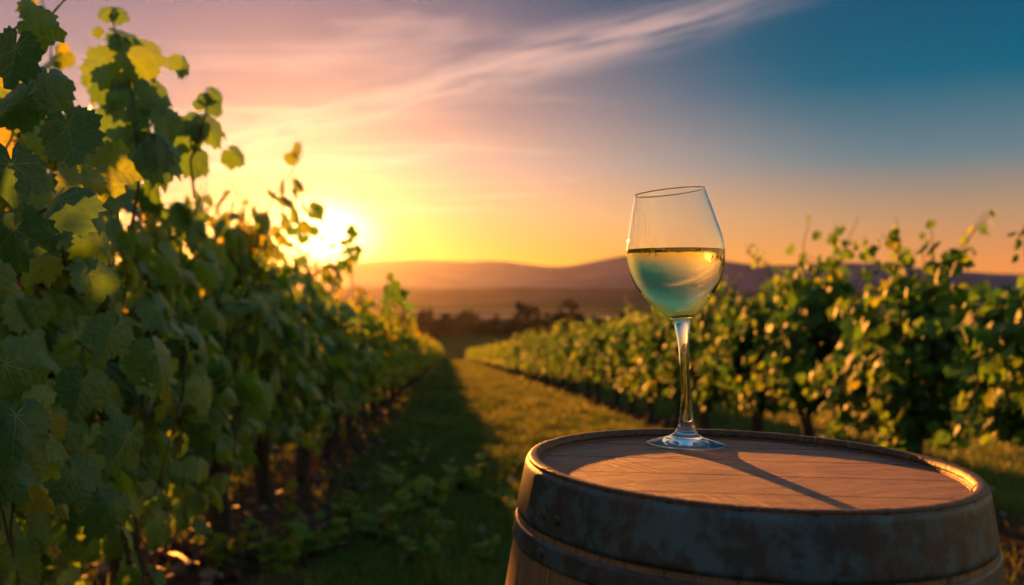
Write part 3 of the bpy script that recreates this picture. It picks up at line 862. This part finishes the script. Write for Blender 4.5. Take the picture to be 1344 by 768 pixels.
def weed_mesh(rr, parent, r=.13, n=46):
    P, T, N, Sz, Ti = [], [], [], [], []; sp = Soup()
    for _ in range(9):
        a = rr.uniform(0, 6.28); L = r*rr.uniform(.5, 1.3)
        q = np.linspace(0, 1, 5)[:, None]; e = np.array([math.cos(a)*L*.8, math.sin(a)*L*.8, L*rr.uniform(.5, 1.3)])
        pts = q*e+np.array([0, 0, 1])*.03*np.sin(q*3)
        sp.add(*tube(pts, np.linspace(.003, .0012, 5), 5))
        for _ in range(n//9):
            u_ = rr.uniform(.25, 1); P.append(e*u_+rr.normal(size=3)*.012+np.array([0, 0, .01])); T.append([math.cos(a)+rr.normal()*.6, math.sin(a)+rr.normal()*.6, rr.normal()*.3])
            N.append([rr.normal()*.4, rr.normal()*.4-.2, 1]); Sz.append(rr.uniform(.025, .055)); Ti.append(rr.uniform(.3, .8))
    V, F = sp.get(); mesh('stems', V, F, M['stem'], parent)
    leaves_mesh('leaves', np.array(P), np.array(T, float), np.array(N, float), np.array(Sz), np.array(Ti), T_MID, M['leaf'], parent, rr)
rw = np.random.default_rng(21)
protos = []
spots = [(-.62, 4.3, 1.5), (-.35, 4.7, 1.2), (-.15, 5.3, 1.7), (-.55, 5.2, .9), (.1, 6.3, 1.4), (-.4, 6.4, 1.0), (-.75, 4.0, 1.2), (-1.0, 4.1, 1.0), (-.1, 4.2, 1.0), (.45, 5.0, 1.0), (.55, 7.2, 1.1), (-.3, 8.0, 1.0)]
for (qq, yy, sc) in spots:
    loc = row_pt(qq, yy)
    lab = {0: 'large leafy weed on soil nearest the bottom edge, by the left row', 2: 'tallest bushy weed at the grass edge left of the barrel'}.get(len(protos) if len(protos) < 3 else -1)
    if len(protos) < 3:
        o = thing('weed', '', 'weed', loc); weed_mesh(rw, o); protos.append(o); o.scale = (sc,)*3
    else:
        o = copy_tree(protos[rw.integers(3)], loc, rw.uniform(0, 6.28), (sc,)*3)
    tag(o, lab or 'small blurred weed between the left row and the grass strip', 'weed', 'weeds along the left row')

for kk in range(16):
    yy = 4.1+4.5*rw.random(); qq = rw.uniform(.15, 1.9)
    o = copy_tree(protos[rw.integers(3)], row_pt(qq, yy), rw.uniform(0, 6.28), (rw.uniform(.5, .9),)*3)
    tag(o, 'low weed clump growing in the shaded grass lane', 'weed', 'weeds in the grass lane')

def flower():
    p = at(72, 722, 1.9); gz = float(ground_z(p[1]))
    o = thing('yellow_flower', 'tiny yellow flower glowing in the dark foliage at bottom left', 'flower', (p[0], p[1], gz))
    h_ = p[2]-gz
    pts = [(0.05, .03, 0), (.03, .02, h_*.4), (.0, .0, h_*.8), (0, 0, h_)]
    V, F = tube(pts, [.0025, .002, .0016, .0014], 6); mesh('stem', V, F, M['stem'], o)
    for kk in range(5):
        a = kk*2*math.pi/5
        qv = []
        for s_ in np.linspace(0, 1, 6):
            w_ = .0055*math.sin(math.pi*(s_*.85+.1)); l_ = .015*s_
            for e_ in (-1, 0, 1): qv.append((l_, e_*w_, .004*s_+(.001 if e_ else 0)))
        qv = np.array(qv)@np.array([[math.cos(a), math.sin(a), 0], [-math.sin(a), math.cos(a), 0], [0, 0, 1]])
        qv = np.stack([qv[:, 0], -qv[:, 2], qv[:, 1]], -1)+np.array([0, 0, h_])     # faces the aisle
        Fq = np.array([[r_*3+c_, r_*3+c_+1, r_*3+c_+4, r_*3+c_+3] for r_ in range(5) for c_ in range(2)])
        mesh('petal', qv, Fq, M['petal'], o)
flower()


# ------------------------------------------------------------------ tree line below the vineyard
def far_tree(rr, loc, H, label):
    o = thing('tree', label, 'tree', loc, 0, 'trees of the dark tree line')
    V, F = tube([(0, 0, -.3), (.05*H*.2, 0, H*.25), (0, .02*H, H*.7)], [H*.03, H*.022, H*.008], 7); mesh('trunk', V, F, M['bark'], o)
    n = 420; P = []
    lob = rr.normal(size=(9, 3))*np.array([.20, .20, .18])*H+np.array([0, 0, .62*H])
    for _ in range(n):
        c = lob[rr.integers(9)]; P.append(c+norm(rr.normal(size=3))*H*.15*rr.random()**.4)
    P = np.array(P); P[:, 2] = np.clip(P[:, 2], H*.16, None)
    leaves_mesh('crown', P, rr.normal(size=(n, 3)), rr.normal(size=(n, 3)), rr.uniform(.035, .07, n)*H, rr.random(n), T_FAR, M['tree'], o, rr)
    return o
rt = np.random.default_rng(33)
def wood_mass():
    rr = np.random.default_rng(12); n = 15000
    x_ = rr.uniform(-95, 80, n); yy = rr.uniform(258, 286, n)
    hh = 3.6+1.1*np.sin(x_*.31)+.8*np.sin(x_*.83+1)+.6*np.sin(x_*1.9)
    z_ = ground_z(yy)+hh*rr.random(n)**.7
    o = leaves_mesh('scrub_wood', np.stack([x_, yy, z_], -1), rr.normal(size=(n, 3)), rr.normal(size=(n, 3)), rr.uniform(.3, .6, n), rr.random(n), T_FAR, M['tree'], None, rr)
    tag(o, 'low dark scrub and woodland edge below the vineyard', 'woodland', kind='stuff')
wood_mass()
tp = []
for kk in range(44):
    px = 425+kk*9.2+rt.normal()*4; yy = 262+rt.uniform(-14, 22); x_ = (px-672)/FPX*yy
    sc = rt.uniform(.65, 1.25)
    lab = 'dark bushy tree in the far tree line below the vineyard'
    big = kk in (28, 35)
    if big: sc = 1.7
    loc = (x_, yy, float(ground_z(yy)))
    if len(tp) < 4: o = far_tree(rt, loc, 6.0, lab); tp.append(o)
    else: o = copy_tree(tp[rt.integers(4)], loc, rt.uniform(0, 6.28), (1, 1, 1))
    o.scale = (sc*1.15, sc*1.15, sc)
    tag(o, ('tall dark tree standing above the tree line, the one nearer the row end' if kk == 28 else 'tall dark tree above the tree line beside the golden row tops') if big else lab, 'tree', 'trees of the dark tree line')


# ------------------------------------------------------------------ barrel
BR = .21
BC = (1.069*BR, 4.203*BR, -.755*BR)
BH = .850
barrel = thing('wine_barrel', 'old oak wine barrel with weathered blue-grey iron hoops, wine glass on top', 'barrel', BC)
barrel.rotation_euler = (0, R(1.53), 0)
ROLL = R(1.53)
def brad(z):                                    # outside of the staves, z measured down from the rim
    return .2075 + .040*(1-((z+BH/2)/(BH/2))**2)
REC = .010
# staves: outside wall, with a groove between neighbours
N_ = 384
zs = np.concatenate([np.linspace(-.0005, -.12, 24), np.linspace(-.13, -BH, 40)])
a_ = np.linspace(0, 2*math.pi, N_, endpoint=False)
V, F = lathe([(brad(z), z) for z in zs], N_)
ang_ = np.arctan2(V[:, 1], V[:, 0]); st = (ang_+math.pi)*24/(2*math.pi)
gr = np.exp(-((np.abs(st % 1-.5)-.5)/.035)**2); V[:, :2] *= (1-gr*.0022/.22)[:, None]
mesh('staves', V, F[:, ::-1], M['stave'], barrel)
# chime: the worn lip round the head, with the croze notch on the right
Ri = BR-.0105
prof = [(BR-.0030, -.0045), (BR-.0012, -.0022), (BR-.0022, -.0006), (BR-.004, 0), (Ri+.002, -.0002), (Ri, -.0012), (Ri-.0012, -.0040), (Ri-.0022, -.0062), (Ri-.0016, -.0068), (Ri-.0016, -.0078), (Ri-.0034, -.0086), (Ri-.0052, -REC-.0025)]
V, F = lathe(prof, N_)
ang_ = np.arctan2(V[:, 1], V[:, 0]); rad_ = np.hypot(V[:, 0], V[:, 1])
tha = R(-24)
nt_ = np.exp(-((ang_-tha)/.022)**4)*(V[:, 2] < -.003); V[:, :2] *= (1+nt_*.0085/BR)[:, None]
V += np.random.default_rng(2).normal(size=V.shape)*.00018
mesh('chime', V, F, M['chime'], barrel)
mesh('croze_notch_shade', *(lambda a: (a[0]*np.array([.006, .006, .0026])+np.array([math.cos(tha)*(Ri+.0012), math.sin(tha)*(Ri+.0012), -.0074]), a[1]))(lathe([(.001, -1), (.7, -.7), (1, 0), (.7, .7), (.001, 1)], 16)), M['croze'], barrel)  # near-black body stands for the shade inside the notch
# head
rh = np.linspace(.0001, Ri-.003, 24)
V, F = lathe([(r_, -REC) for r_ in rh], 128)
mesh('head', V, F, M['head'], barrel)
V, F = lathe([(r_, -BH+.012) for r_ in rh[::6]], 64); mesh('bottom_head', V, F[:, ::-1], M['head'], barrel)
# hoops
def hoop(z0, z1, thick=.0022):
    zz = np.linspace(z0, z1, 12)
    pr = [(brad(z0)-.002, z0)] + [(brad(z)+thick*(1 if 0 < i_ < 11 else .62), z) for i_, z in enumerate(zz)] + [(brad(z1)-.002, z1)]
    V, F = lathe(pr, N_)
    an2 = np.arctan2(V[:, 1], V[:, 0])
    V[:, :2] *= (1+(.0004*np.sin(an2*5+z0*90)+.0003*np.sin(an2*11+1))/BR)[:, None]
    return mesh('hoop', V, F[:, ::-1], M['hoop'], barrel)
hs = [hoop(-.0040, -.0520, .0024), hoop(-.0580, -.0760, .0026), hoop(-.20, -.235), hoop(-BH+.235, -BH+.20), hoop(-BH+.076, -BH+.058), hoop(-BH+.052, -BH+.004)]
def rivet(th, z, ho):
    r_ = brad(z)+.0022
    V, F = lathe([(.0045, 0), (.0042, .0009), (.0028, .0017), (.0003, .0020)], 16)
    Rm = np.array(Matrix.Rotation(th, 3, 'Z') @ Matrix.Rotation(R(90), 3, 'Y'))
    mesh('rivet', V@Rm.T+np.array([math.cos(th)*r_, math.sin(th)*r_, z]), F, M['hoop'], ho)
for th in (R(205), R(211)): rivet(th, -.036, hs[0])
rivet(R(207), -.067, hs[1])
# the barrel stands on a low plinth of packed ground: its foot reaches the soil
print('barrel foot z', BC[2]-BH, 'ground', float(ground_z(BC[1])))


# ------------------------------------------------------------------ wine glass
K = 1.03/FPX*1.0
FX, FY = .1960-BC[0], 1.030-BC[1]               # foot in the barrel's own frame
zp = lambda py: (578-py)*332/326*K
outer = [(.0003, 0.0), (30*K, .0002), (48*K, .0003), (51.5*K, .0007), (52.5*K, .0014), (51.5*K, .0022), (46*K, .0034), (36*K, .0052), (22.5*K, .0085), (15.2*K, .0132),
         (11.4*K, zp(556)), (9.2*K, zp(544)), (7.8*K, zp(531)), (6.6*K, zp(515)), (6.1*K, zp(500)), (6.0*K, zp(478)), (6.9*K, zp(455)), (8.4*K, zp(440)), (10.4*K, zp(427)), (12.2*K, zp(419.5)),
         (15.5*K, zp(415)), (22*K, zp(409.5)), (31*K, zp(402)), (38.5*K, zp(394)), (45*K, zp(386.5)), (54*K, zp(372)), (60*K, zp(357)), (63*K, zp(342)), (63.7*K, zp(330)), (62.8*K, zp(318)), (60*K, zp(305)), (56.5*K, zp(292)), (52.5*K, zp(276)), (49.2*K, zp(264)), (46.3*K, zp(252))]
def resample(P, m):
    """Catmull-Rom through the profile points"""
    P = np.asarray(P, float); n = len(P); o = []
    for a in range(n-1):
        p0, p1, p2, p3 = P[max(a-1, 0)], P[a], P[a+1], P[min(a+2, n-1)]
        for s_ in np.linspace(0, 1, m, endpoint=False):
            o.append(.5*((2*p1)+(-p0+p2)*s_+(2*p0-5*p1+4*p2-p3)*s_**2+(-p0+3*p1-3*p2+p3)*s_**3))
    o.append(P[-1]); o = np.array(o); o[:, 0] = np.maximum(o[:, 0], .0002); return o
WALL = .0011
o1 = resample(outer[:6], 2); o2 = resample(outer[5:20], 4); o3 = resample(outer[19:], 5)
on = np.gradient(o3, axis=0); on = np.stack([on[:, 1], -on[:, 0]], -1); on = norm(on)          # outward
inner = o3 - on*WALL
floor_z = zp(409)
inner = inner[inner[:, 1] > floor_z+.0012]
r0 = inner[0]
bottom = resample([(.0003, floor_z-.0012), (r0[0]*.45, floor_z-.0009), (r0[0]*.8, floor_z), tuple(r0)], 4)[:-1]
inner = np.concatenate([bottom, inner])
e0, e1 = o3[-1], inner[-1]; mid_ = (e0+e1)/2
lip = np.array([mid_+np.array([math.cos(a), math.sin(a)])*WALL*.5 for a in np.radians([25, 65, 100, 140])])
prof_all = np.concatenate([o1[:-1], o2[:-1], o3, lip, inner[::-1]])
GN = 160
zt = np.linspace(0, .32, 400)
lean = R(4.3)*np.clip((zt-.012)/.05, 0, 1)+R(3.0)*np.clip((zt-.115)/.05, 0, 1)
ax_ = -np.cumsum(np.sin(lean))*(zt[1]-zt[0]); az_ = np.cumsum(np.cos(lean))*(zt[1]-zt[0]); az_ -= az_[0]; ax_ -= ax_[0]
def bend(V):
    """lean of the stem and bowl to the left"""
    L = np.interp(V[:, 2], zt, lean); cx = np.interp(V[:, 2], zt, ax_); cz = np.interp(V[:, 2], zt, az_)
    extra_ = np.where(V[:, 2] < 0, V[:, 2], 0)
    return np.stack([cx+V[:, 0]*np.cos(L), V[:, 1], cz+extra_+V[:, 0]*np.sin(L)], -1)
gl_loc = Matrix.Translation(BC) @ Matrix.Rotation(ROLL, 4, 'Y') @ Matrix.Translation((FX, FY, -REC+.0004))
glass = thing('wine_glass', 'tall clear stemmed glass half full of white wine, leaning slightly left on the barrel', 'wine glass')
glass.matrix_world = gl_loc
V, F = lathe(prof_all, GN); V = bend(V)
# full glass first, for continuous shading; then cut into foot, stem and bowl
full = mesh('glass_tmp', V, F, M['glass'])
fm = full.data
vn = np.empty(len(V)*3, np.float32); fm.vertex_normals.foreach_get('vector', vn); vn = vn.reshape(-1, 3)
cen_r = prof_all[:, 1]
nprof = len(prof_all); fi = np.arange(len(F))//GN
i_foot = len(o1)-1+ int(np.argmin(np.abs(o2[:, 1]-zp(556))))
i_stem = len(o1)-1+len(o2)-1
groups = {'foot': fi < i_foot, 'stem': (fi >= i_foot) & (fi < i_stem), 'bowl': fi >= i_stem}
for nm, sel in groups.items():
    f = F[sel]; used, inv = np.unique(f, return_inverse=True)
    o = mesh(nm, V[used], inv.reshape(f.shape), M['glass'], glass)
    o.data.normals_split_custom_set_from_vertices([tuple(q) for q in vn[used]])
bpy.data.objects.remove(full); bpy.data.meshes.remove(fm)

# wine: fills the bowl up to a level surface (level in the world, although the glass leans)
MW = np.array(gl_loc); MWi = np.linalg.inv(MW)
level = (HY-328)/FPX*1.03
wp = inner.copy(); wn = np.gradient(wp, axis=0); wn = norm(np.stack([wn[:, 1], -wn[:, 0]], -1)); wp = wp+wn*.00025; wp[0, 0] = .0002
WN, WM = 160, 44
angs = np.linspace(0, 2*math.pi, WN, endpoint=False)
wz = wp[:, 1]; s_par = np.arange(len(wp))
cols = []
for a in angs:
    fs = np.linspace(0, len(wp)-1, 600)
    pr = np.stack([np.interp(fs, s_par, wp[:, 0]), np.interp(fs, s_par, wp[:, 1])], -1)
    vv = bend(np.stack([pr[:, 0]*math.cos(a), pr[:, 0]*math.sin(a), pr[:, 1]], -1))
    wv = vv@MW[:3, :3].T+MW[:3, 3]
    kx = int(np.argmax(wv[:, 2] > level))
    cut = wv[kx-1]+(wv[kx]-wv[kx-1])*((level-wv[kx-1][2])/(wv[kx][2]-wv[kx-1][2]))
    ii = np.linspace(0, kx-1, WM).astype(int)
    cols.append(np.concatenate([wv[ii], cut[None]+np.array([[0, 0, .0]])]))
cols = np.array(cols)                           # WN, WM+1, 3
cen = cols[:, -1].mean(0)
caps = []
for f in (.985, .95, .8, .5, .2, .02):
    c = cen+(cols[:, -1]-cen)*f
    c[:, 2] = level-.0009*(1-max(0, (f-.9)/.1)) if f >= .95 else level-.0010
    caps.append(c)
allr = np.concatenate([cols.transpose(1, 0, 2), np.array(caps)], 0)
nr = len(allr); Vw = allr.reshape(-1, 3)
i = np.arange(nr-1)[:, None]*WN; j = np.arange(WN)[None]; j2 = (j+1) % WN
Fw = np.stack([i+j, i+j2, i+WN+j2, i+WN+j], -1).reshape(-1, 4)
base = Vw.mean(0)
wine = mesh('white_wine', Vw-base, Fw, M['wine'])
wine.location = base
tag(wine, 'pale golden white wine filling the lower half of the glass', 'wine')
# bubbles clinging under the surface
sp = Soup(); rb = np.random.default_rng(4)
bv, bf = lathe([(.02, -1), (.7, -.7), (1, 0), (.7, .7), (.02, 1)], 8)
for _ in range(85):
    a = rb.uniform(math.pi, 2*math.pi); dz_ = abs(rb.normal())*.012+.005
    j_ = int((a/(2*math.pi))*WN) % WN
    col_ = cols[j_]; kz = int(np.argmin(np.abs(col_[:, 2]-(level-dz_))))
    p = cen+(col_[kz]-cen)*np.array([.965, .965, 1]); sp.add(bv*rb.uniform(.00022, .0005)+p-base, bf)
Vb, Fb = sp.get(); ob = mesh('bubbles', Vb, Fb, M['bubble'], wine); ob['kind'] = 'stuff'
print('objects', len(bpy.data.objects))
